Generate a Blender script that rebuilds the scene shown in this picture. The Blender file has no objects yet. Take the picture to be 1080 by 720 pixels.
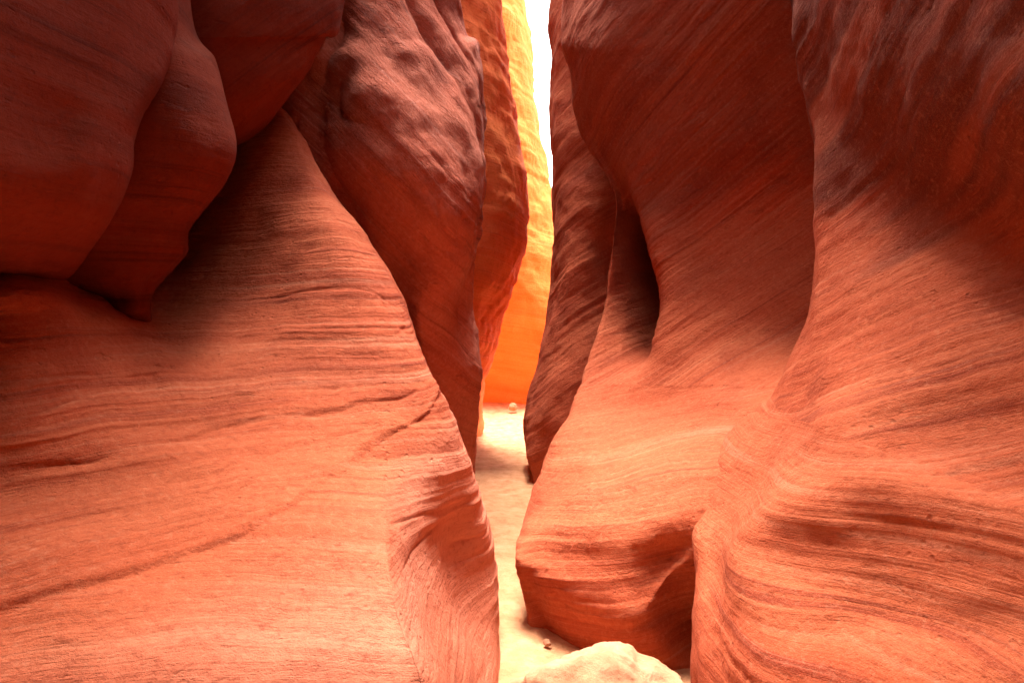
# Narrow red sandstone slot canyon.  Every rock mass is a lofted solid built in world metres.
import bpy, math, random
import numpy as np
random.seed(3); rng = np.random.RandomState(7)

# ------------------------------------------------------------------ camera frame used as the survey station
FPX, CX, CY, EYE = 650.0, 540.0, 360.0, 1.5
def W(px, py, d):
    """survey point: bearing (px,py) and distance d -> world metres (camera at 0,0,EYE looking +Y)"""
    return ((px-CX)/FPX*d, d, EYE-(py-CY)/FPX*d)

# ------------------------------------------------------------------ noise
_p = rng.permutation(256); PERM = np.concatenate([_p, _p, _p])
_g = rng.normal(size=(256, 3)); GRAD = _g/np.linalg.norm(_g, axis=1)[:, None]
def noise(P):
    P = np.asarray(P, float); i = np.floor(P).astype(int); f = P-i; i &= 255
    u = f*f*f*(f*(f*6-15)+10); out = np.zeros(len(P))
    for a in (0, 1):
        for b in (0, 1):
            for c in (0, 1):
                h = PERM[PERM[PERM[(i[:, 0]+a) & 255]+((i[:, 1]+b) & 255)]+((i[:, 2]+c) & 255)]
                g = GRAD[h]
                d = (f[:, 0]-a)*g[:, 0]+(f[:, 1]-b)*g[:, 1]+(f[:, 2]-c)*g[:, 2]
                w = (u[:, 0] if a else 1-u[:, 0])*(u[:, 1] if b else 1-u[:, 1])*(u[:, 2] if c else 1-u[:, 2])
                out += d*w
    return out*1.5
def fbm(P, oct=4, gain=.5):
    s = np.zeros(len(P)); a = 1.0
    for k in range(oct):
        s += a*noise(P*(2.03**k)+17.3*k); a *= gain
    return s
def sstep(a, b, x):
    t = np.clip((x-a)/(b-a), 0, 1); return t*t*(3-2*t)

# ------------------------------------------------------------------ spline loft
def spline_matrix(n, m):
    """m samples through n control points, Catmull-Rom (centripetal-ish uniform)"""
    M = np.zeros((m, n))
    for r, t in enumerate(np.linspace(0, n-1, m)):
        i = min(int(t), n-2); f = t-i
        w = [-.5*f**3+f*f-.5*f, 1.5*f**3-2.5*f*f+1, -1.5*f**3+2*f*f+.5*f, .5*f**3-.5*f*f]
        for k, ww in zip((i-1, i, i+1, i+2), w):
            M[r, min(max(k, 0), n-1)] += ww
    return M
def resample(M, n):
    return M
def loft(net, nu, nv):
    net = np.array(net, float)                      # rows, cols, 3
    A = spline_matrix(net.shape[0], nu); B = spline_matrix(net.shape[1], nv)
    # reparametrise to even spacing along each direction
    S = np.einsum('ri,ijk,cj->rck', A, net, B)
    du = np.linalg.norm(np.diff(S, axis=0), axis=2).mean(1)+1e-4
    dv = np.linalg.norm(np.diff(S, axis=1), axis=2).mean(0)+1e-4
    def even(d, n):
        c = np.concatenate([[0], np.cumsum(d**.8)]); c /= c[-1]
        return np.interp(np.linspace(0, 1, n), c, np.linspace(0, 1, n))
    iu, iv = even(du, nu)*(nu-1), even(dv, nv)*(nv-1)
    def take(X, idx, ax):
        i0 = np.minimum(idx.astype(int), X.shape[ax]-2); f = idx-i0
        sh = [1, 1, 1]; sh[ax] = -1; f = f.reshape(sh)
        return np.take(X, i0, ax)*(1-f)+np.take(X, i0+1, ax)*f
    return take(take(S, iu, 0), iv, 1)
def normals(S):
    du = np.gradient(S, axis=0); dv = np.gradient(S, axis=1)
    n = np.cross(du, dv); n /= np.linalg.norm(n, axis=2)[:, :, None]+1e-12
    return n

C = bpy.context.scene.collection
def grid_solid(name, S, outward, mat, attr=None):
    """one closed solid: the lofted face, its rim carried outward into the bedrock and capped"""
    nu, nv = S.shape[:2]
    V = S.reshape(-1, 3)
    idx = np.arange(nu*nv).reshape(nu, nv)
    q = np.stack([idx[:-1, :-1], idx[:-1, 1:], idx[1:, 1:], idx[1:, :-1]], -1).reshape(-1, 4)
    rim = np.concatenate([idx[0, :-1], idx[:-1, -1], idx[-1, :0:-1], idx[:0:-1, 0]])
    R = V[rim].copy()
    far = R.copy(); far[:, 0] = outward
    k = len(rim); base = len(V)
    V2 = np.concatenate([V, far])
    nxt = (np.arange(k)+1) % k
    side = np.stack([rim[nxt], rim, base+np.arange(k), base+nxt], -1)
    faces = np.concatenate([q, side])
    me = bpy.data.meshes.new(name)
    nf = len(faces)
    me.vertices.add(len(V2)); me.vertices.foreach_set('co', V2.ravel())
    me.loops.add(nf*4+k); me.polygons.add(nf+1)
    me.loops.foreach_set('vertex_index', np.concatenate([faces.ravel(), (base+np.arange(k))[::-1]]).astype(np.int32))
    me.polygons.foreach_set('loop_start', np.concatenate([np.arange(nf)*4, [nf*4]]).astype(np.int32))
    me.polygons.foreach_set('loop_total', np.concatenate([np.full(nf, 4), [k]]).astype(np.int32))
    sm = np.zeros(nf+1, bool); sm[:len(q)] = True
    me.polygons.foreach_set('use_smooth', sm)
    me.update(calc_edges=True)
    if attr is not None:
        a = me.attributes.new('strata', 'FLOAT_VECTOR', 'CORNER')
        Q1, Q2, below, mass, shade_stain = attr
        a3 = me.attributes.new('shade_stain', 'FLOAT', 'POINT'); a3.data.foreach_set('value', np.concatenate([shade_stain, shade_stain[rim]]).astype(np.float32))
        a2 = me.attributes.new('massive', 'FLOAT', 'POINT'); a2.data.foreach_set('value', np.concatenate([mass, mass[rim]]).astype(np.float32))
        pick = (below[q].sum(1) >= 2)
        full = np.where(pick[:, None, None], Q2[q], Q1[q]).reshape(-1, 3)
        full = np.concatenate([full, np.zeros((nf*4+k-len(full), 3))])
        a.data.foreach_set('vector', full.astype(np.float32).ravel())
    me.materials.append(mat)
    o = bpy.data.objects.new(name, me); C.objects.link(o)
    return o

# ------------------------------------------------------------------ materials
def rock_material(name, dark, mid, light, pale, stripe=1.0, bump=1.0, bfreq=14.0, blotch=.5, albedo=.72):
    dark, mid, light, pale = (tuple(albedo*x for x in c) for c in (dark, mid, light, pale))
    m = bpy.data.materials.new(name); m.use_nodes = True
    nt = m.node_tree; N = nt.nodes; L = nt.links; N.clear()
    def nd(t, **k):
        n = N.new(t)
        for a, b in k.items(): setattr(n, a, b)
        return n
    out = nd('ShaderNodeOutputMaterial'); bs = nd('ShaderNodeBsdfPrincipled')
    L.new(bs.outputs[0], out.inputs[0])
    bs.inputs['Roughness'].default_value = .88
    bs.inputs['Specular IOR Level'].default_value = .2
    at = nd('ShaderNodeAttribute', attribute_name='strata')
    geo = nd('ShaderNodeTexCoord')
    def mapped(vec, sc):
        v = nd('ShaderNodeVectorMath', operation='MULTIPLY'); v.inputs[1].default_value = sc
        L.new(vec, v.inputs[0]); return v.outputs[0]
    def nz(vec, scale=1., detail=4., rough=.55, dist=0.):
        n = nd('ShaderNodeTexNoise'); n.inputs['Scale'].default_value = scale
        n.inputs['Detail'].default_value = detail; n.inputs['Roughness'].default_value = rough
        n.inputs['Distortion'].default_value = dist
        L.new(vec, n.inputs['Vector']); return n.outputs['Fac']
    def mr(f, a, b, c=0., d=1., sm=False):
        r = nd('ShaderNodeMapRange'); r.inputs[1].default_value = a; r.inputs[2].default_value = b
        r.inputs[3].default_value = c; r.inputs[4].default_value = d
        if sm: r.interpolation_type = 'SMOOTHSTEP'
        L.new(f, r.inputs[0]); return r.outputs[0]
    def math_(op, a, b):
        n = nd('ShaderNodeMath', operation=op)
        for i, x in enumerate((a, b)):
            if isinstance(x, (int, float)): n.inputs[i].default_value = x
            else: L.new(x, n.inputs[i])
        return n.outputs[0]
    def mix(f, a, b):
        n = nd('ShaderNodeMix', data_type='RGBA')
        if isinstance(f, (int, float)): n.inputs[0].default_value = f
        else: L.new(f, n.inputs[0])
        for i, x in ((6, a), (7, b)):
            if isinstance(x, tuple): n.inputs[i].default_value = (*x, 1)
            else: L.new(x, n.inputs[i])
        return n.outputs[2]
    am = nd('ShaderNodeAttribute', attribute_name='massive'); massive = am.outputs['Fac']
    sv = at.outputs['Vector']; ob = geo.outputs['Object']
    s1 = nz(mapped(sv, (.25, .25, bfreq*.35)), 1, 3, .6, .15)       # broad beds
    s2 = nz(mapped(sv, (.22, .22, bfreq*1.7)), 1, 6, .68)           # laminae
    s3 = nz(mapped(sv, (.5, .5, bfreq*8.)), 1, 3, .6)           # hair laminae
    blot = nz(mapped(ob, (1.3, 1.3, 1.6)), 1, 5, .6, .4)
    grain = nz(ob, 220, 2, .6)
    patch = mr(nz(mapped(sv, (.9, .9, 2.2)), 1, 4, .6), .36, .62, .08, 1.)
    lines = math_('MULTIPLY', patch, mr(massive, 0, 1, 1., .22))
    def k(f, amt): return math_('MULTIPLY', math_('MULTIPLY', f, lines), amt)
    c = mix(mr(s1, .34, .66, 0, 1, True), mid, light)
    c = mix(k(mr(s2, .54, .66, 0, 1, True), .78*stripe), c, dark)
    c = mix(k(mr(s2, .44, .32, 0, 1, True), .42*stripe), c, pale)
    c = mix(k(mr(s3, .54, .66), .34*stripe), c, dark)
    c = mix(k(mr(s1, .43, .31, 0, 1, True), .42*stripe), c, dark)
    c = mix(k(mr(s3, .44, .32), .25*stripe), c, pale)
    c = mix(math_('MULTIPLY', mr(blot, .52, .74, 0, 1, True), blotch), c, dark)
    c = mix(math_('MULTIPLY', mr(blot, .46, .25, 0, 1, True), blotch*.5), c, light)
    c = mix(math_('MULTIPLY', massive, .8), c, mix(mr(s1, .3, .7), (.60,.21,.125), (.72,.34,.24)))  # massive bed is paler rock, lightened further to paint in its highlight
    st = nd('ShaderNodeAttribute', attribute_name='shade_stain').outputs['Fac']
    c = mix(st, c, mix(mr(s2, .3, .7), (.08, .016, .010), (.17, .036, .018)))  # dark mineral streaks, with the upper-wall shade painted into the colour
    fine = nz(ob, 38, 5, .7)
    c = mix(math_('MULTIPLY', mr(fine, .52, .75), .55), c, dark)
    c = mix(math_('MULTIPLY', mr(fine, .46, .28), .30), c, pale)
    c = mix(math_('MULTIPLY', mr(grain, .5, .75), .25), c, pale)
    L.new(c, bs.inputs['Base Color'])
    # relief: laminae, hair laminae, grain, small pits
    pit = nd('ShaderNodeTexVoronoi'); pit.inputs['Scale'].default_value = 26
    L.new(ob, pit.inputs['Vector'])
    pmask = mr(nz(ob, 3.1, 3), .50, .66)
    pits = math_('MULTIPLY', mr(pit.outputs['Distance'], .02, .26, -1, 0, True), pmask)
    chip = nz(mapped(ob, (6., 6., 17.)), 1, 6, .62, .0)
    chips = math_('MULTIPLY', mr(chip, .62, .70, 0, -1, True), mr(nz(ob, 1.7, 3), .42, .58))
    rough_ = nz(mapped(sv, (9., 9., 22.)), 1, 8, .72)
    def bumpn(h, dist, stren, prev=None):
        b = nd('ShaderNodeBump'); b.inputs['Distance'].default_value = dist; b.inputs['Strength'].default_value = stren
        L.new(h, b.inputs['Height'])
        if prev is not None: L.new(prev, b.inputs['Normal'])
        return b.outputs[0]
    nrm = bumpn(s2, .014*bump, .7)
    nrm = bumpn(s3, .006*bump, .6, nrm)
    nrm = bumpn(rough_, .022*bump, .75, nrm)
    nrm = bumpn(pits, .010*bump, .7, nrm)
    nrm = bumpn(chips, .010*bump, .8, nrm)
    nrm = bumpn(fine, .010*bump, .6, nrm)
    nrm = bumpn(grain, .0022, .5, nrm)
    L.new(nrm, bs.inputs['Normal'])
    return m

RED   = rock_material('red_sandstone',   (.29,.038,.015), (.56,.102,.036), (.65,.150,.060), (.78,.33,.20))
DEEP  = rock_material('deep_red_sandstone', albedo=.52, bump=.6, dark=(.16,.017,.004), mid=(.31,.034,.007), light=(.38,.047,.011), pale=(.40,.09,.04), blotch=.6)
MAUVE = rock_material('mauve_sandstone', (.22,.045,.030), (.48,.100,.050), (.56,.15,.085), (.70,.38,.31), bfreq=11, bump=1.2, albedo=.9)
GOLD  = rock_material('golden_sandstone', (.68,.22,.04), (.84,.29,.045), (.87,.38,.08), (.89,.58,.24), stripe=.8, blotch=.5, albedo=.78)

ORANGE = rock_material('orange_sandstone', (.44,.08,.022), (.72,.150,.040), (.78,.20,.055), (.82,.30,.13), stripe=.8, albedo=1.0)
# ------------------------------------------------------------------ rock mass builder
def project(V):
    d = np.maximum(V[:, 1], .05)
    return V[:, 0]/d*FPX+CX, CY-(V[:, 2]-EYE)/d*FPX
def surf_point(S, px, py):
    V = S.reshape(-1, 3); x, y = project(V)
    e = (x-px)**2+(y-py)**2+np.where(V[:, 1] < .3, 1e9, 0)
    near = np.argsort(e)[:12]
    return V[near[np.argmin(V[near, 1])]]
def bed_normal(S, a, b):
    p, q = surf_point(S, *a), surf_point(S, *b); v = (q-p)/np.linalg.norm(q-p)
    n = np.array([0, 0, 1.])-v[2]*v
    if np.linalg.norm(n) < .2: n = np.array([0, 0, 1.])
    return n/np.linalg.norm(n)
def plane3(S, a, b, c):
    p, q, r = (surf_point(S, *t) for t in (a, b, c))
    n = np.cross(q-p, r-p); n /= np.linalg.norm(n)
    if n[2] < 0: n = -n
    return p, n

def rock(name, label, cat, rows, side, mat, nu, nv, beds, near_col=None, top=None, foot=True, rope_cols=None, folds=0., behind=None, warp=.035,
         lump=.03, ledge=.012, rope=0., rope_dir=None, seed=0., sets=(), cracks=(), shade_stain=None, group=None, extra=None):
    """rows: top->bottom lists of (px,py,d) survey points, side -1 left / +1 right of the passage"""
    net = [[np.array(W(*p)) for p in r] for r in rows]
    if top is not None:                                    # carry the wall up unseen to the plateau, leaned to shape the light
        r0 = net[0]; add = []
        for z, g in top:
            add.append([np.array([p[0]+side*g, p[1], max(z, p[2]+.5*(len(add)+1))]) for p in r0])
        net = add[::-1]+net
    if foot:                                               # root the base in the sand
        net = net+[[np.array([p[0], p[1], -.25]) for p in net[-1]]]
    if near_col is not None:                               # wall goes on unseen past the camera, bent in to block light
        for r in net:
            e = r[0] if near_col == 0 else r[-1]
            pts = [np.array([e[0]+side*.10, -.5, e[2]]), np.array([e[0]+side*.05, -2.2, e[2]])]
            if side > 0: pts += [np.array([e[0]-.5, -3.3, e[2]]), np.array([-1.4, -4.0, e[2]]), np.array([-3.5, -4.3, e[2]])]
            else: pts += [np.array([e[0]-.2, -4.8, e[2]])]
            if e[2] > 2.6:  # unseen tops leaned together into a roof that cuts bounce light
                m = min(1, (e[2]-2.6)/1.2)
                for p_ in pts[1:]: p_[0] += (.12*side*-1-p_[0])*m if not (side > 0 and p_[0] < -1) else 0
                pts[0][0] += (.14*side-pts[0][0])*m
            if near_col == 0: r[:0] = pts[::-1]
            else: r.extend(pts)
    S = loft(net, nu, nv)
    n = normals(S)
    if np.mean(n[nu//2, :, 0])*side > 0: n = -n            # towards the passage
    flip = np.mean(normals(S)[nu//2, :, 0])*side > 0
    V = S.reshape(-1, 3)
    N = n.reshape(-1, 3)
    # strata coordinates -------------------------------------------------
    def strat(nb, warp):
        nb = np.array(nb); u = np.cross(nb, [0, 1, 0.01]); u /= np.linalg.norm(u); v = np.cross(nb, u)
        Q = np.stack([V@u, V@v, V@nb], 1)
        w = fbm(V*.45+seed, 2)*warp+fbm(V*2.6+seed+9, 3)*warp*.16
        Q[:, 2] += w
        return Q
    nb0 = bed_normal(S, *beds) if isinstance(beds, tuple) and len(beds) == 2 else np.array(beds)
    Q = strat(nb0, warp)
    step = np.zeros(len(V)); Q1 = Q; QB = Q; massive = 0.; below = np.zeros(len(V), bool)
    for (pl, bd, depth, massive_) in sets:
        massive = massive_
        pts = np.array(sorted((surf_point(S, *t) for t in pl), key=lambda t: t[1]))
        k0 = (pts[1, 2]-pts[0, 2])/(pts[1, 1]-pts[0, 1]); k1 = (pts[-1, 2]-pts[-2, 2])/(pts[-1, 1]-pts[-2, 1])
        yy = np.concatenate([[pts[0, 1]-3], pts[:, 1], [pts[-1, 1]+3]]); zz = np.concatenate([[pts[0, 2]-3*k0], pts[:, 2], [pts[-1, 2]+3*k1]])
        gap = np.interp(V[:, 1], yy, zz)-V[:, 2]+fbm(V*1.6+seed, 3)*.012
        nb = bed_normal(S, *bd)
        below = gap > 0; gap_set = gap
        Q2 = strat(nb, warp)+np.array([31., 7., 13.])
        QB = Q2; Q = np.where(below[:, None], Q2, Q)
        dd = gap
        step += -depth*np.exp(-np.clip(dd, 0, None)/.15)*sstep(-.004, .006, dd)
    for (pl, depth, wid) in cracks:
        pts = np.array(sorted((surf_point(S, *t) for t in pl), key=lambda t: t[1]))
        lo, hi = pts[0, 1]-.1, pts[-1, 1]+.05
        gap = np.interp(V[:, 1], pts[:, 1], pts[:, 2])-V[:, 2]+fbm(V*2.5+seed, 3)*.010+noise(V*11)*.003
        st = sstep(-.35, .25, fbm(V*2.2+seed+3, 2))*sstep(lo, lo+.1, V[:, 1])*(1-sstep(hi-.1, hi, V[:, 1]))
        step -= depth*st*np.exp(-np.abs(gap)/wid)*np.where(gap > 0, 1, np.exp(-np.abs(gap)/.004))
    # relief --------------------------------------------------------------
    disp = lump*fbm(V*1.5+seed, 4, .45)
    lay = noise(Q*np.array([.3, .3, 8])+seed)*.5+noise(Q*np.array([.4, .4, 23])+seed)*.32+noise(Q*np.array([.6, .6, 60])+seed)*.25
    lay = np.tanh(lay*2.8)
    mod = sstep(-.35, .45, fbm(V*1.1+seed+40, 3))
    disp += ledge*lay*(.25+.95*mod)
    # parting cracks along the bedding
    ck = noise(Q*np.array([.35, .35, 5.5])+seed+60)
    on = sstep(.05, .3, fbm(V*.9+seed+77, 2))
    disp -= ledge*.9*np.exp(-(ck/.03)**2)*on
    if rope > 0:
        rd = np.array(rope_dir, float); rd /= np.linalg.norm(rd)
        a = np.cross(rd, [0, 1, 0]); a /= np.linalg.norm(a); b = np.cross(rd, a)
        X = np.stack([V@rd*.8, V@a*5, V@b*5], 1)
        r = fbm(X+fbm(V*1.3, 2)[:, None]*.5, 2, .45)
        disp += rope*(np.abs(r)*1.6-.4)*sstep(-.3, .35, fbm(V*.8+seed+5, 2)+.25)*(1 if rope_cols is None else np.tile(sstep(rope_cols[0]-.1, rope_cols[0]+.05, np.linspace(0, 1, nv))*(1-sstep(rope_cols[1]-.05, rope_cols[1]+.1, np.linspace(0, 1, nv))), nu))
    if folds > 0:
        rd = np.array(rope_dir, float); rd /= np.linalg.norm(rd)
        a = np.cross(rd, [0, 1, 0]); a /= np.linalg.norm(a); b = np.cross(rd, a)
        X = np.stack([V@rd*.30, V@a*1.7, V@b*1.7], 1)+fbm(V*.8+seed, 2)[:, None]*.35
        disp -= sstep(-.35, .3, fbm(V*.7+seed+8, 2))*folds*(np.exp(-np.abs(noise(X+seed))/.16)-.4)+folds*.35*sstep(-.2, .4, fbm(V*.9+seed+18, 2))*(np.exp(-np.abs(noise(X*2.3+seed+4))/.16)-.4)
    # pits
    pn_ = noise(V*17+seed); pm = sstep(.1, .35, fbm(V*2.1+seed+21, 2))
    disp -= ledge*.6*sstep(.42, .62, pn_)*pm
    disp += step
    if extra is not None: disp += extra(V, Q)
    S2 = (V+N*disp[:, None]).reshape(nu, nv, 3)
    mass = massive*(sstep(.0, .25, gap_set)) if len(sets) else np.zeros(len(V))
    sv_ = np.zeros(len(V))
    if shade_stain is not None:  # streaky mask that paints shade onto the upper part of the wall
        pts = np.array(sorted((surf_point(S, *t) for t in shade_stain[0]), key=lambda t: t[1]))
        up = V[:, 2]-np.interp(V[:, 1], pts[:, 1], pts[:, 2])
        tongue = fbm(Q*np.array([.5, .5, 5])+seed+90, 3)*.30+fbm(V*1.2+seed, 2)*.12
        sv_ = sstep(-.10, .26, up+tongue)*shade_stain[1]
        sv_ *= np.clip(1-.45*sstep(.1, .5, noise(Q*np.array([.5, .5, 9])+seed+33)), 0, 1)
    at = [Q1, QB, below, mass, sv_]
    if not flip: S2 = S2[:, ::-1]; at = [a.reshape(nu, nv, -1)[:, ::-1].reshape(len(V), -1).squeeze() for a in at]
    o = grid_solid(name, S2, side*14.0, mat, at)
    o['label'] = label; o['category'] = cat
    if group: o['group'] = group
    return o

G = 'sandstone masses walling the passage'

# 1 --- big striped slope and hump, lower left
def wrapL(p, k=1.0):   # two points carrying a left mass round behind its outline
    px, py, d = p; return [(px-14*k, py, d+.8*k), (px-70*k, py, d+2.2*k)]
def wrapR(p, k=1.0):
    px, py, d = p; return [(px+75*k, py, d+2.2*k), (px+16*k, py, d+.8*k)]
L1 = [
 [(-300,60,3.4),(0,90,3.8),(120,105,3.95),(200,108,3.9),(255,110,3.85),(276,110,3.78),(290,112,3.76),(297,114,3.8),(302,120,3.92)],
 [(-300,180,3.0),(0,210,3.5),(120,220,3.65),(200,215,3.6),(255,205,3.42),(295,196,3.36),(325,190,3.38),(342,194,3.46),(355,204,3.66)],
 [(-300,240,2.6),(0,255,3.0),(105,272,3.3),(190,265,3.45),(265,250,3.25),(312,243,3.16),(348,238,3.18),(370,240,3.28),(388,248,3.5)],
 [(-300,285,1.8),(0,291,2.05),(92,316,2.5),(180,314,3.1),(272,292,3.08),(330,285,3.0),(374,282,3.02),(398,286,3.12),(414,293,3.36)],
 [(-300,340,1.62),(0,335,1.90),(105,347,2.32),(178,352,2.76),(275,347,2.86),(340,341,2.84),(393,337,2.86),(420,336,2.95),(436,340,3.2)],
 [(-300,400,1.50),(0,395,1.79),(110,395,2.15),(190,395,2.44),(285,393,2.62),(355,392,2.66),(410,390,2.70),(440,390,2.80),(456,394,3.05)],
 [(-300,460,1.40),(0,455,1.7),(115,453,1.98),(205,450,2.22),(295,446,2.36),(375,440,2.46),(430,438,2.56),(463,440,2.70),(484,448,3.0)],
 [(-300,520,1.3),(0,515,1.66),(120,510,1.84),(210,505,1.98),(305,500,2.1),(388,503,2.2),(432,508,2.34),(475,510,2.62),(506,512,2.98)],
 [(-300,590,1.2),(0,580,1.5),(120,575,1.65),(210,572,1.76),(310,568,1.84),(393,572,1.9),(420,580,1.98),(470,578,2.64),(517,578,3.02)],
 [(-300,660,1.1),(0,650,1.38),(120,648,1.48),(215,647,1.57),(320,645,1.63),(405,645,1.68),(433,648,1.76),(480,650,2.47),(524,652,3.0)],
 [(-300,750,1.0),(0,740,1.27),(120,738,1.35),(220,736,1.42),(330,734,1.48),(430,733,1.52),(462,732,1.60),(495,735,2.16),(527,738,2.66)],
 [(-300,900,.95),(0,890,1.2),(120,888,1.26),(220,886,1.32),(330,880,1.38),(430,875,1.43),(460,870,1.52),(502,830,1.98),(528,770,2.50)],
]
L1 = [r+wrapL(r[-1]) for r in L1]
rock('sandstone_slope', 'broad bright striped slope rising to a rounded hump, filling the lower left', 'rock slope',
     L1, -1, RED, 620, 640, ((60,395),(420,372)), near_col=0, top=None, seed=1.3, lump=.038, ledge=.007,
     sets=[(((20,632),(250,555),(450,436)), ((60,600),(380,598)), .016, .55)],
     cracks=[(((5,497),(95,480),(200,455),(330,430),(450,404)), .014, .016), (((190,352),(290,352),(430,342)), .010, .012),
             (((250,297),(330,303),(425,322)), .008, .012), (((5,560),(120,530),(240,490),(400,440)), .006, .012)], group=G)

# 2 --- dark overhanging bulge, upper left, nearest
A = [
 [(-350,-300,1.05),(-150,-280,1.3),(0,-260,1.65),(90,-250,1.95),(165,-250,2.2),(205,-250,2.6),(190,-250,3.3)],
 [(-350,-20,1.05),(-150,0,1.3),(0,0,1.6),(80,0,1.85),(145,0,2.1),(186,0,2.45),(172,0,3.1)],
 [(-350,70,1.05),(-150,70,1.28),(0,70,1.6),(70,70,1.8),(135,75,2.05),(180,70,2.4),(165,70,3.0)],
 [(-350,150,1.1),(-150,140,1.3),(0,140,1.6),(60,140,1.78),(108,136,1.92),(146,135,2.25),(132,135,2.9)],
 [(-350,200,1.15),(-150,195,1.32),(0,190,1.6),(55,190,1.76),(103,188,1.92),(137,185,2.2),(122,185,2.8)],
 [(-350,250,1.3),(-150,245,1.45),(0,240,1.69),(50,240,1.83),(87,240,1.95),(113,240,2.2),(95,240,2.8)],
 [(-350,280,1.6),(-150,280,1.7),(0,282,1.92),(35,284,2.06),(58,287,2.2),(76,289,2.4),(65,290,2.9)],
 [(-350,288,2.1),(-150,290,2.2),(0,294,2.5),(30,295,2.55),(50,298,2.65),(65,299,2.8),(60,299,3.2)],
]
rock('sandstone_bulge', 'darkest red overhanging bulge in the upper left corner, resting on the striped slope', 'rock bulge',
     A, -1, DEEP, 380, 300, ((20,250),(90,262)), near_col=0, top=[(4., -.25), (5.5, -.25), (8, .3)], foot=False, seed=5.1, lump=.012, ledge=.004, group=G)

# 3 --- second bulge with a pedestal foot
B = [
 [(-60,-250,2.3),(60,-250,2.35),(140,-250,2.45),(195,-250,2.7),(215,-250,2.95),(195,-250,3.6)],
 [(-60,0,2.25),(60,0,2.3),(140,0,2.35),(185,0,2.5),(202,0,2.85),(185,0,3.5)],
 [(-60,65,2.25),(70,65,2.3),(150,65,2.35),(203,65,2.5),(227,65,2.85),(205,65,3.5)],
 [(-60,115,2.25),(80,115,2.3),(160,115,2.35),(212,112,2.5),(238,112,2.8),(215,112,3.5)],
 [(-60,160,2.3),(90,160,2.3),(170,160,2.38),(223,160,2.52),(249,158,2.8),(225,160,3.5)],
 [(-60,200,2.3),(90,200,2.32),(160,200,2.4),(212,198,2.55),(236,196,2.8),(215,198,3.5)],
 [(-60,240,2.35),(80,240,2.35),(135,240,2.42),(180,240,2.55),(202,240,2.8),(185,240,3.5)],
 [(-60,268,2.4),(70,268,2.4),(130,268,2.45),(176,268,2.58),(197,268,2.8),(180,268,3.5)],
 [(-60,300,2.6),(75,298,2.5),(120,298,2.5),(150,300,2.6),(168,302,2.8),(155,302,3.5)],
 [(-60,308,2.9),(100,312,2.62),(128,312,2.60),(148,313,2.62),(160,314,2.75),(150,314,3.4)],
 [(-60,320,3.1),(100,332,2.68),(124,332,2.62),(146,332,2.64),(160,330,2.77),(150,332,3.4)],
 [(-60,345,3.3),(100,350,2.9),(124,350,2.85),(146,350,2.85),(160,350,2.95),(150,350,3.5)],
]
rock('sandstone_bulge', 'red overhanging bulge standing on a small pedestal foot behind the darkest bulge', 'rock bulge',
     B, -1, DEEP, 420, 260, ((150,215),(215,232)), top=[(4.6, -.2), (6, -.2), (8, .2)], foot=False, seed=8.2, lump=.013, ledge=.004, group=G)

# 4 --- third bulge, hanging over the hump
Cc = [
 [(80,-300,2.95),(200,-300,3.0),(290,-300,3.2),(350,-300,3.35),(390,-300,3.75),(370,-300,4.5)],
 [(80,0,2.95),(190,0,2.95),(260,0,3.05),(322,0,3.3),(362,0,3.7),(340,0,4.5)],
 [(80,45,2.95),(200,45,2.95),(255,45,3.05),(308,45,3.25),(341,40,3.6),(320,45,4.4)],
 [(80,85,3.0),(208,85,3.0),(248,85,3.05),(293,82,3.2),(322,76,3.5),(300,80,4.3)],
 [(80,120,3.1),(215,120,3.08),(246,120,3.1),(275,115,3.22),(299,110,3.5),(285,112,4.2)],
 [(80,150,3.3),(218,152,3.3),(250,149,3.3),(267,142,3.4),(284,130,3.65),(275,133,4.2)],
 [(80,160,3.9),(218,160,3.9),(250,153,3.9),(266,146,3.9),(282,134,4.0),(275,136,4.4)],
]
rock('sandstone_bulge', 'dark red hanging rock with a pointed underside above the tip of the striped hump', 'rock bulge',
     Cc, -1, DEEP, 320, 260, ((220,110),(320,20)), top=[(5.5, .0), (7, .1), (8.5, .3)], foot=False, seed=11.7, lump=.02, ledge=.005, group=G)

# 5 --- mauve ropey buttress, centre left
D = [
 [(230,-300,4.4),(305,-300,4.4),(370,-300,4.5),(405,-300,4.65),(438,-300,4.9),(455,-300,5.4)],
 [(250,0,4.45),(345,0,4.35),(395,0,4.3),(432,0,4.5),(462,0,4.8),(481,0,5.3)],
 [(250,60,4.45),(330,60,4.25),(390,60,4.1),(440,60,4.35),(482,58,4.75),(503,52,5.2)],
 [(250,140,4.45),(330,140,4.2),(395,140,4.0),(452,140,4.15),(492,140,4.6),(508,135,5.1)],
 [(250,210,4.45),(340,210,4.25),(412,215,4.1),(468,215,4.12),(497,210,4.6),(509,205,5.1)],
 [(260,270,4.6),(350,270,4.4),(422,272,4.32),(468,268,4.35),(490,268,4.8),(502,268,5.2)],
 [(290,330,4.9),(380,330,4.65),(425,330,4.55),(449,330,4.5),(480,330,5.0),(500,330,5.3)],
 [(320,390,5.1),(400,390,4.85),(436,390,4.75),(458,390,4.8),(486,388,5.0),(506,390,5.4)],
 [(340,430,5.3),(410,430,5.05),(448,430,4.95),(470,430,5.0),(490,430,5.2),(503,430,5.6)],
 [(350,480,5.5),(430,480,5.25),(460,480,5.2),(480,480,5.2),(493,478,5.4),(500,476,5.8)],
 [(350,545,5.5),(430,545,5.35),(460,545,5.3),(480,545,5.3),(494,540,5.5),(499,528,5.85)],
]
D = [r+[(r[-1][0]-12, r[-1][1], r[-1][2]+1.), (r[-1][0]-60, r[-1][1], r[-1][2]+2.6)] for r in D]
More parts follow.
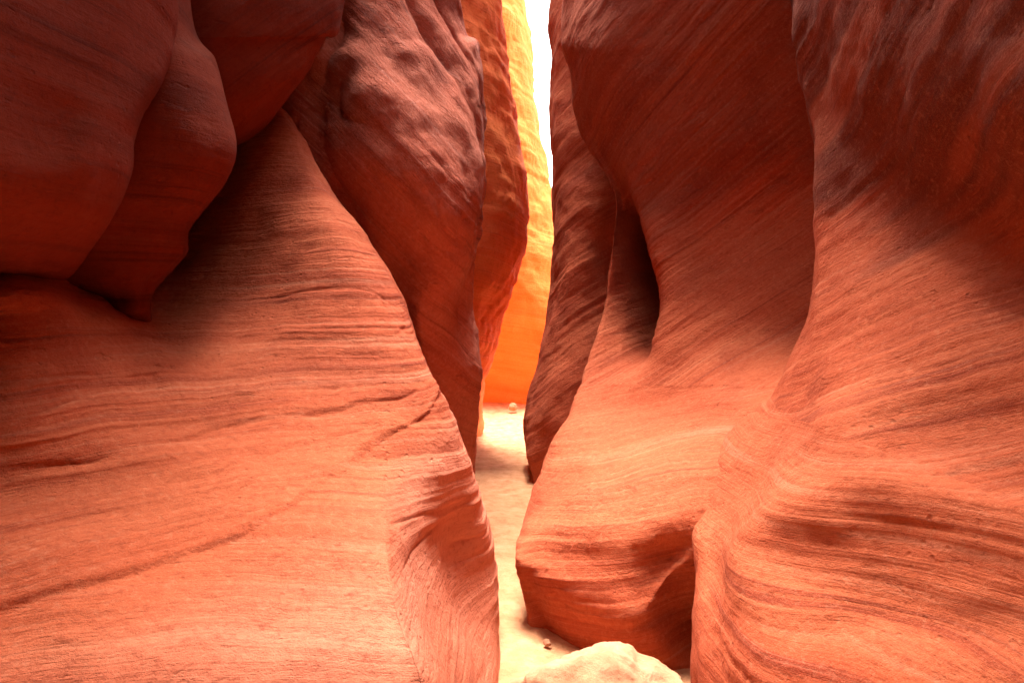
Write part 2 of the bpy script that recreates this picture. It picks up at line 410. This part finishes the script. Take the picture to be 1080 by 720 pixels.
rock('sandstone_buttress', 'mauve buttress with a ropey fluted edge behind the striped hump', 'rock buttress',
     D, -1, MAUVE, 460, 380, ((340,60),(480,200)), top=[(7.5, .7), (9, 1.6)], seed=15.5, lump=.06, ledge=.007, rope_cols=(.42, .8),
     rope=.028, folds=.08, rope_dir=(.5,.45,-1.1), group=G)

# 6 --- orange buttress behind
E = [
 [(400,-300,7.2),(470,-300,7.2),(505,-300,7.5),(528,-300,8.2)],
 [(400,0,7.2),(475,0,7.1),(510,0,7.4),(530,0,8.1)],
 [(400,60,7.2),(480,60,7.1),(515,60,7.35),(536,60,8.0)],
 [(400,110,7.2),(485,110,7.1),(522,110,7.35),(544,112,8.0)],
 [(400,180,7.2),(490,180,7.1),(530,180,7.3),(551,180,8.0)],
 [(400,240,7.2),(490,240,7.1),(533,240,7.35),(558,238,8.0)],
 [(400,290,7.3),(490,290,7.2),(525,290,7.5),(546,290,8.1)],
 [(400,330,7.5),(485,330,7.5),(512,330,7.8),(531,330,8.4)],
 [(400,375,7.9),(480,375,7.9),(505,375,8.2),(520,375,8.9)],
 [(400,420,8.4),(475,420,8.5),(498,420,8.9),(511,420,9.7)],
 [(400,470,8.6),(475,470,8.8),(497,465,9.4),(507,455,10.3)],
]
E = [r+[(r[-1][0]-22, r[-1][1], r[-1][2]+.7), (r[-1][0]-80, r[-1][1], r[-1][2]+2.)] for r in E]
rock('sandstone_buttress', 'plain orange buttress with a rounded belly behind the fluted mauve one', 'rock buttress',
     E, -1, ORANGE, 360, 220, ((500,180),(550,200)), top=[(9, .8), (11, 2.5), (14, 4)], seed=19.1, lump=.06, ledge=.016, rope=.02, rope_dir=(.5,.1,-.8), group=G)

# 7 --- glowing golden wall at the far bend
Gd = [
 [(440,-60,12.),(510,-60,12.),(536,-60,12.3),(548,-60,13.2)],
 [(440,0,12.),(512,0,12.),(538,0,12.3),(551,0,13.2)],
 [(440,45,12.),(515,45,12.),(543,45,12.3),(559,45,13.2)],
 [(440,90,12.),(517,90,12.),(545,90,12.3),(561,88,13.2)],
 [(440,130,12.),(520,130,12.),(552,130,12.3),(567,130,13.2)],
 [(440,180,12.),(525,180,12.),(558,180,12.3),(576,180,13.2)],
 [(440,235,12.),(525,235,12.),(562,235,12.3),(586,235,13.2)],
 [(440,300,12.2),(525,300,12.2),(568,300,12.4),(600,300,13.0)],
 [(440,360,12.6),(525,360,12.6),(568,360,12.6),(610,360,12.6)],
 [(440,410,12.9),(520,410,13.0),(560,410,12.8),(615,410,12.4)],
 [(440,440,12.9),(515,437,13.0),(560,436,12.9),(620,440,12.3)],
]
Gd = [r+[(r[-1][0]+(-6 if i < 7 else 60), r[-1][1], r[-1][2]+(2. if i < 7 else .6)), (r[-1][0]+(-50 if i < 7 else 130), r[-1][1], r[-1][2]+(5. if i < 7 else 1.5))] for i, r in enumerate(Gd)]
Gd = [[(x, y, d+k) for x, y, d in r] for r, k in zip(Gd, (2.6,2.0,1.8,1.5,1.25,1.0,.7,.35,.1,0,0))]
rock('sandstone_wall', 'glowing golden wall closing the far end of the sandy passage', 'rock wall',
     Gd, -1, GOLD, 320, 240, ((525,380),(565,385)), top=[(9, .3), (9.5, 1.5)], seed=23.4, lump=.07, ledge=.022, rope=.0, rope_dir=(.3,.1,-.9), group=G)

# 8 --- far right mass edging the sky
R3 = [
 [(580,-300,7.5),(604,-300,7.0),(650,-300,6.8),(740,-300,6.8)],
 [(580,0,7.4),(598,0,6.9),(645,0,6.7),(740,0,6.7)],
 [(581,110,7.3),(600,110,6.8),(650,110,6.6),(740,110,6.7)],
 [(583,200,7.2),(605,200,6.6),(660,200,6.5),(750,200,6.8)],
 [(583,260,7.1),(605,260,6.5),(660,260,6.5),(750,260,6.8)],
 [(580,325,7.0),(600,325,6.4),(650,325,6.3),(750,325,6.7)],
 [(566,388,7.0),(590,390,6.3),(640,390,6.1),(740,390,6.4)],
 [(555,440,6.9),(575,445,6.3),(620,445,6.0),(720,445,6.2)],
 [(556,475,6.75),(574,480,6.3),(620,480,6.0),(720,480,6.1)],
 [(564,503,6.6),(580,507,6.3),(620,515,6.0),(720,520,6.0)],
]
R3 = [[(r[0][0]+40, r[0][1], r[0][2]+2.6), (r[0][0]+9, r[0][1], r[0][2]+1.0)]+r for r in R3]
rock('sandstone_wall', 'narrow dark red wall edging the bright sky gap, its foot on the sandy path', 'rock wall',
     R3, 1, RED, 420, 260, ((590,320),(640,285)), top=[(9, .8), (11, 3.)], seed=27.7, lump=.045, ledge=.008, group=G)

# 9 --- big middle right wall with fin and alcove
R1 = [
 [(650,-300,7.0),(612,-300,5.9),(624,-300,5.5),(642,-300,5.2),(668,-300,4.75),(730,-300,4.05),(800,-300,3.7),(870,-300,3.45),(950,-300,3.4)],
 [(615,0,6.9),(592,0,5.8),(604,0,5.4),(626,0,5.1),(656,0,4.85),(732,0,4.4),(800,0,4.1),(865,0,3.95),(945,0,3.9)],
 [(622,70,6.9),(598,70,5.8),(611,70,5.4),(634,70,5.1),(662,70,4.9),(735,70,4.5),(802,70,4.2),(868,70,4.0),(945,70,3.95)],
 [(640,140,6.9),(614,140,5.8),(626,140,5.5),(646,140,5.25),(670,140,5.0),(738,140,4.6),(805,140,4.3),(872,140,4.1),(950,140,4.0)],
 [(690,200,6.8),(649,203,5.6),(656,203,5.5),(664,204,5.4),(674,205,5.1),(742,203,4.7),(808,203,4.4),(876,203,4.15),(955,203,4.05)],
 [(700,255,6.6),(649,255,5.5),(662,255,5.6),(696,256,6.0),(684,252,4.95),(746,253,4.65),(808,253,4.35),(876,253,4.1),(955,253,4.0)],
 [(700,310,6.5),(642,310,5.35),(662,310,5.4),(708,310,5.9),(697,308,4.75),(750,308,4.5),(810,308,4.2),(876,308,4.0),(955,308,3.9)],
 [(690,355,6.3),(630,355,5.15),(656,355,5.0),(699,355,5.3),(693,352,4.6),(750,353,4.3),(810,353,4.05),(870,353,3.9),(950,353,3.8)],
 [(660,395,6.1),(614,395,4.95),(641,395,4.68),(668,394,4.52),(690,393,4.4),(746,394,4.0),(803,394,3.68),(865,395,3.3),(945,395,3.1)],
 [(640,440,5.8),(596,440,4.6),(626,440,4.3),(656,440,4.15),(685,440,4.05),(741,440,3.62),(797,440,3.12),(858,440,2.66),(940,440,2.5)],
 [(625,495,5.4),(573,495,4.2),(606,495,3.63),(641,495,3.39),(675,495,3.25),(730,495,3.06),(787,495,2.80),(852,495,2.42),(930,495,2.3)],
 [(612,545,5.0),(554,545,3.8),(586,545,3.34),(626,546,3.06),(666,548,2.92),(716,546,2.83),(765,545,2.74),(840,545,2.5),(920,545,2.9)],
 [(604,578,4.7),(547,575,3.5),(570,583,3.25),(612,595,2.99),(657,606,2.84),(704,588,2.85),(748,578,2.76),(835,575,2.85),(915,575,2.85)],
 [(600,592,4.6),(546,590,3.42),(563,604,3.2),(602,624,2.98),(652,646,2.79),(680,642,2.77),(716,606,2.81),(790,592,2.7),(900,595,2.85)],
 [(604,618,4.6),(551,616,3.46),(568,630,3.27),(605,650,3.03),(652,670,2.82),(690,674,2.80),(728,660,2.92),(790,650,2.9),(900,650,2.85)],
 [(605,640,4.6),(558,650,3.40),(580,664,3.25),(612,683,3.05),(655,700,2.92),(696,708,2.86),(735,710,2.84),(795,710,2.82),(900,710,2.8)],
]
rock('sandstone_wall', 'tall middle right wall with a dark alcove and a blunt lower nose over the sand', 'rock wall',
     R1, 1, RED, 700, 520, ((700,330),(840,235)), shade_stain=(((640,250),(730,220),(850,190)), .42), top=[(6.4, .1), (7.5, .3), (9, 1.0)], seed=31.3, lump=.04, ledge=.007,
     sets=[(((640,405),(720,405),(830,405)), ((620,520),(720,500)), .004, .0)], group=G)

# 10 --- near right wall
R2 = [
 [(820,-300,3.1),(862,-300,2.65),(940,-300,2.05),(1010,-300,1.62),(1090,-300,1.32),(1300,-300,1.02)],
 [(830,0,3.3),(862,0,2.95),(930,0,2.3),(1010,0,1.8),(1090,0,1.48),(1300,0,1.1)],
 [(841,60,3.3),(868,60,2.95),(935,60,2.33),(1010,60,1.84),(1090,60,1.5),(1300,60,1.1)],
 [(853,130,3.25),(878,130,2.95),(940,130,2.42),(1010,130,1.95),(1090,130,1.58),(1300,130,1.14)],
 [(862,195,3.2),(885,195,2.92),(945,195,2.54),(1015,190,2.16),(1090,185,1.78),(1300,180,1.25)],
 [(859,255,3.1),(885,250,2.80),(945,245,2.50),(1015,240,2.22),(1090,235,1.92),(1300,230,1.36)],
 [(850,325,3.0),(880,325,2.62),(930,322,2.36),(1000,315,2.14),(1090,310,1.88),(1300,300,1.33)],
 [(834,385,2.95),(868,388,2.50),(910,390,2.24),(985,395,2.0),(1090,400,1.72),(1300,400,1.2)],
 [(812,426,2.98),(845,432,2.50),(888,448,2.06),(975,474,1.84),(1090,500,1.58),(1300,520,1.15)],
 [(772,470,3.02),(812,478,2.54),(868,484,2.02),(965,514,1.73),(1090,544,1.47),(1300,565,1.12)],
 [(738,535,2.92),(776,536,2.50),(820,532,2.03),(943,560,1.75),(1090,590,1.455),(1300,610,1.11)],
 [(736,594,2.62),(757,590,2.42),(788,582,2.07),(932,604,1.75),(1090,632,1.445),(1300,650,1.08)],
 [(736,650,2.4),(755,650,2.16),(800,650,1.88),(926,655,1.72),(1090,675,1.42),(1300,700,1.05)],
 [(736,725,2.2),(757,725,1.98),(800,725,1.74),(914,725,1.57),(1090,740,1.32),(1300,770,1.02)],
 [(737,830,2.06),(760,850,1.9),(805,870,1.68),(910,900,1.40),(1090,920,1.22),(1300,950,.98)],
]
R2 = [[(r[0][0]+80, r[0][1], r[0][2]+2.0), (r[0][0]+16, r[0][1], r[0][2]+.6)]+r for r in R2]
rock('sandstone_wall', 'nearest right wall, dark above and brightly ribbed below, filling the right edge', 'rock wall',
     R2, 1, RED, 660, 560, ((900,330),(1060,262)), near_col=1, shade_stain=(((862,232),(940,225),(1010,222),(1090,215)), .9), top=[(4.4, -.28), (5.8, -.32), (8, .2)], seed=36.6, lump=.05, ledge=.007,
     sets=[(((815,428),(890,460),(1060,520)), ((800,598),(1050,650)), .004, .0)], group=G)

# ------------------------------------------------------------------ boulder and pebbles
def stone(name, label, cat, loc, size, mat, seed, sub=5, cut=.12, group=None):
    import bmesh
    bm = bmesh.new(); bmesh.ops.create_icosphere(bm, subdivisions=sub, radius=1)
    V = np.array([v.co[:] for v in bm.verts])
    r = np.random.RandomState(seed)
    k = np.ones(len(V))
    for i in range(11):                       # broken facets
        d = r.normal(size=3); d /= np.linalg.norm(d)
        h = r.uniform(.68, .95); t = V@d
        k = np.minimum(k, np.where(t > h, h/np.maximum(t, 1e-6), 1))
    V2 = V*k[:, None]
    V2 += V*(fbm(V*1.7+seed, 4)*cut+fbm(V*7+seed, 3)*cut*.22)[:, None]
    V2 *= np.array(size)
    for v, c in zip(bm.verts, V2): v.co = c
    for f in bm.faces: f.smooth = True
    me = bpy.data.meshes.new(name); bm.to_mesh(me); bm.free()
    me.materials.append(mat)
    o = bpy.data.objects.new(name, me); o.location = loc; C.objects.link(o)
    o['label'] = label; o['category'] = cat
    if group: o['group'] = group
    return o

def simple_mat(name, c1, c2, c3, scale, bump, rough=.9):
    m = bpy.data.materials.new(name); m.use_nodes = True; nt = m.node_tree; N = nt.nodes; L = nt.links
    bs = N['Principled BSDF']; bs.inputs['Roughness'].default_value = rough; bs.inputs['Specular IOR Level'].default_value = .2
    tc = N.new('ShaderNodeTexCoord')
    n = N.new('ShaderNodeTexNoise'); n.inputs['Scale'].default_value = scale; n.inputs['Detail'].default_value = 8; n.inputs['Roughness'].default_value = .65
    L.new(tc.outputs['Object'], n.inputs['Vector'])
    r = N.new('ShaderNodeValToRGB'); e = r.color_ramp.elements
    e[0].position = .3; e[0].color = (*c1, 1); e[1].position = .72; e[1].color = (*c3, 1)
    x = e.new(.5); x.color = (*c2, 1)
    L.new(n.outputs['Fac'], r.inputs[0]); L.new(r.outputs[0], bs.inputs['Base Color'])
    n2 = N.new('ShaderNodeTexNoise'); n2.inputs['Scale'].default_value = scale*9; n2.inputs['Detail'].default_value = 6; n2.inputs['Roughness'].default_value = .7
    L.new(tc.outputs['Object'], n2.inputs['Vector'])
    b = N.new('ShaderNodeBump'); b.inputs['Distance'].default_value = bump; b.inputs['Strength'].default_value = .7
    L.new(n2.outputs['Fac'], b.inputs['Height'])
    b2 = N.new('ShaderNodeBump'); b2.inputs['Distance'].default_value = bump*4; b2.inputs['Strength'].default_value = .6
    L.new(n.outputs['Fac'], b2.inputs['Height']); L.new(b.outputs[0], b2.inputs['Normal'])
    L.new(b2.outputs[0], bs.inputs['Normal'])
    return m
PALE = simple_mat('pale_boulder_stone', (.36,.165,.085), (.48,.25,.142), (.56,.325,.20), 5, .008)
SAND = simple_mat('pale_sand', (.42,.18,.082), (.55,.262,.130), (.64,.35,.195), 7, .012)
PEB = simple_mat('brown_pebble_stone', (.25,.10,.05), (.36,.16,.09), (.48,.27,.17), 30, .003)

stone('boulder', 'pale cream boulder at the foot of the right walls, cut by the bottom edge', 'boulder',
      (.335, 2.32, .13), (.36, .26, .24), PALE, 12)
stone('pebble', 'small dark brown stone lying on the sand before the blunt nose', 'stone', (.175, 3.05, .012), (.022, .016, .018), PEB, 4, 3)

stone('pebble', 'pale stone at the foot of the golden far wall', 'stone', (.02, 12.1, .22), (.10, .08, .08), PALE, 6, 4)
# ------------------------------------------------------------------ sand floor: one sheet to the horizon, fine where it shows
xs = np.concatenate([np.linspace(-120, -3, 14)[:-1], np.linspace(-3, 4, 240), np.linspace(4, 120, 14)[1:]])
ys = np.concatenate([np.linspace(-120, -1, 14)[:-1], np.linspace(-1, 16, 420), np.linspace(16, 160, 14)[1:]])
X, Y = np.meshgrid(xs, ys)
P = np.stack([X.ravel(), Y.ravel(), np.zeros(X.size)], 1)
ins = sstep(-3, -2.5, P[:, 0])*(1-sstep(3.5, 4, P[:, 0]))
P[:, 2] = ins*(sstep(10.5, 14, P[:, 1])*.25+fbm(P*1.1+3, 3)*.03+fbm(P*6+8, 3)*.010+np.abs(noise(P*11+2))*.010+noise(P*23+5)*.004-.018*sstep(.35,.6,noise(P*np.array([4.5,3.2,1])+31)))
S = P.reshape(len(ys), len(xs), 3)
nu, nv = S.shape[:2]; idx = np.arange(nu*nv).reshape(nu, nv)
q = np.stack([idx[:-1, :-1], idx[:-1, 1:], idx[1:, 1:], idx[1:, :-1]], -1).reshape(-1, 4)
me = bpy.data.meshes.new('sand_ground'); me.from_pydata(P.tolist(), [], q.tolist()); me.polygons.foreach_set('use_smooth', np.ones(len(q), bool))
me.materials.append(SAND)
gr = bpy.data.objects.new('sand_ground', me); C.objects.link(gr); gr['kind'] = 'structure'; gr['label'] = 'pale sandy path along the canyon floor'

# ------------------------------------------------------------------ camera, light
sc = bpy.context.scene
cam = bpy.data.cameras.new('camera'); cam.sensor_width = 36; cam.lens = FPX/1080*36; cam.clip_end = 500; cam.clip_start = .02
co = bpy.data.objects.new('camera', cam); co.location = (0, 0, EYE); co.rotation_euler = (math.radians(90), 0, 0); C.objects.link(co); sc.camera = co

SUN_EL, SUN_AZ = 80.0, 346.0        # azimuth measured from +Y towards +X: the light falls down the slot
el, az = math.radians(SUN_EL), math.radians(SUN_AZ)
w = bpy.data.worlds.new('World'); sc.world = w; w.use_nodes = True
nt = w.node_tree; bg = nt.nodes['Background']
sky = nt.nodes.new('ShaderNodeTexSky'); sky.sky_type = 'NISHITA'; sky.sun_disc = False
sky.sun_elevation = el; sky.sun_rotation = az; sky.dust_density = 7.0; sky.air_density = 1.0
tc = nt.nodes.new('ShaderNodeTexCoord'); sp = nt.nodes.new('ShaderNodeSeparateXYZ'); nt.links.new(tc.outputs['Generated'], sp.inputs[0])
cn = nt.nodes.new('ShaderNodeTexNoise'); cn.inputs['Scale'].default_value = 2.2; cn.inputs['Detail'].default_value = 6
nt.links.new(tc.outputs['Generated'], cn.inputs['Vector'])
ad = nt.nodes.new('ShaderNodeMath'); ad.operation = 'MULTIPLY_ADD'; ad.inputs[1].default_value = .5
nt.links.new(cn.outputs['Fac'], ad.inputs[0]); nt.links.new(sp.outputs['Z'], ad.inputs[2])
cm = nt.nodes.new('ShaderNodeMapRange'); cm.inputs[1].default_value = .95; cm.inputs[2].default_value = .60; nt.links.new(ad.outputs[0], cm.inputs[0])
mx = nt.nodes.new('ShaderNodeMix'); mx.data_type = 'RGBA'; nt.links.new(cm.outputs[0], mx.inputs[0])
nt.links.new(sky.outputs[0], mx.inputs[6]); mx.inputs[7].default_value = (16, 15.5, 15, 1)     # bright cloud bank low in the sky
nt.links.new(mx.outputs[2], bg.inputs[0]); bg.inputs[1].default_value = .055
sl = bpy.data.lights.new('sun', 'SUN'); sl.energy = 1.5; sl.angle = math.radians(22); sl.color = (1, .92, .83)
so = bpy.data.objects.new('sun', sl); C.objects.link(so)
from mathutils import Vector
dv = Vector((math.sin(az)*math.cos(el), math.cos(az)*math.cos(el), math.sin(el)))
so.rotation_euler = dv.to_track_quat('Z', 'Y').to_euler()

sc.view_settings.view_transform = 'Standard'; sc.view_settings.look = 'None'
sc.view_settings.exposure = 3.3; sc.view_settings.gamma = 1; sc.view_settings.use_curve_mapping = False
sc.cycles.max_bounces = 10; sc.cycles.diffuse_bounces = 3; sc.cycles.use_denoising = True
sc.cycles.use_adaptive_sampling = True; sc.cycles.adaptive_threshold = .02
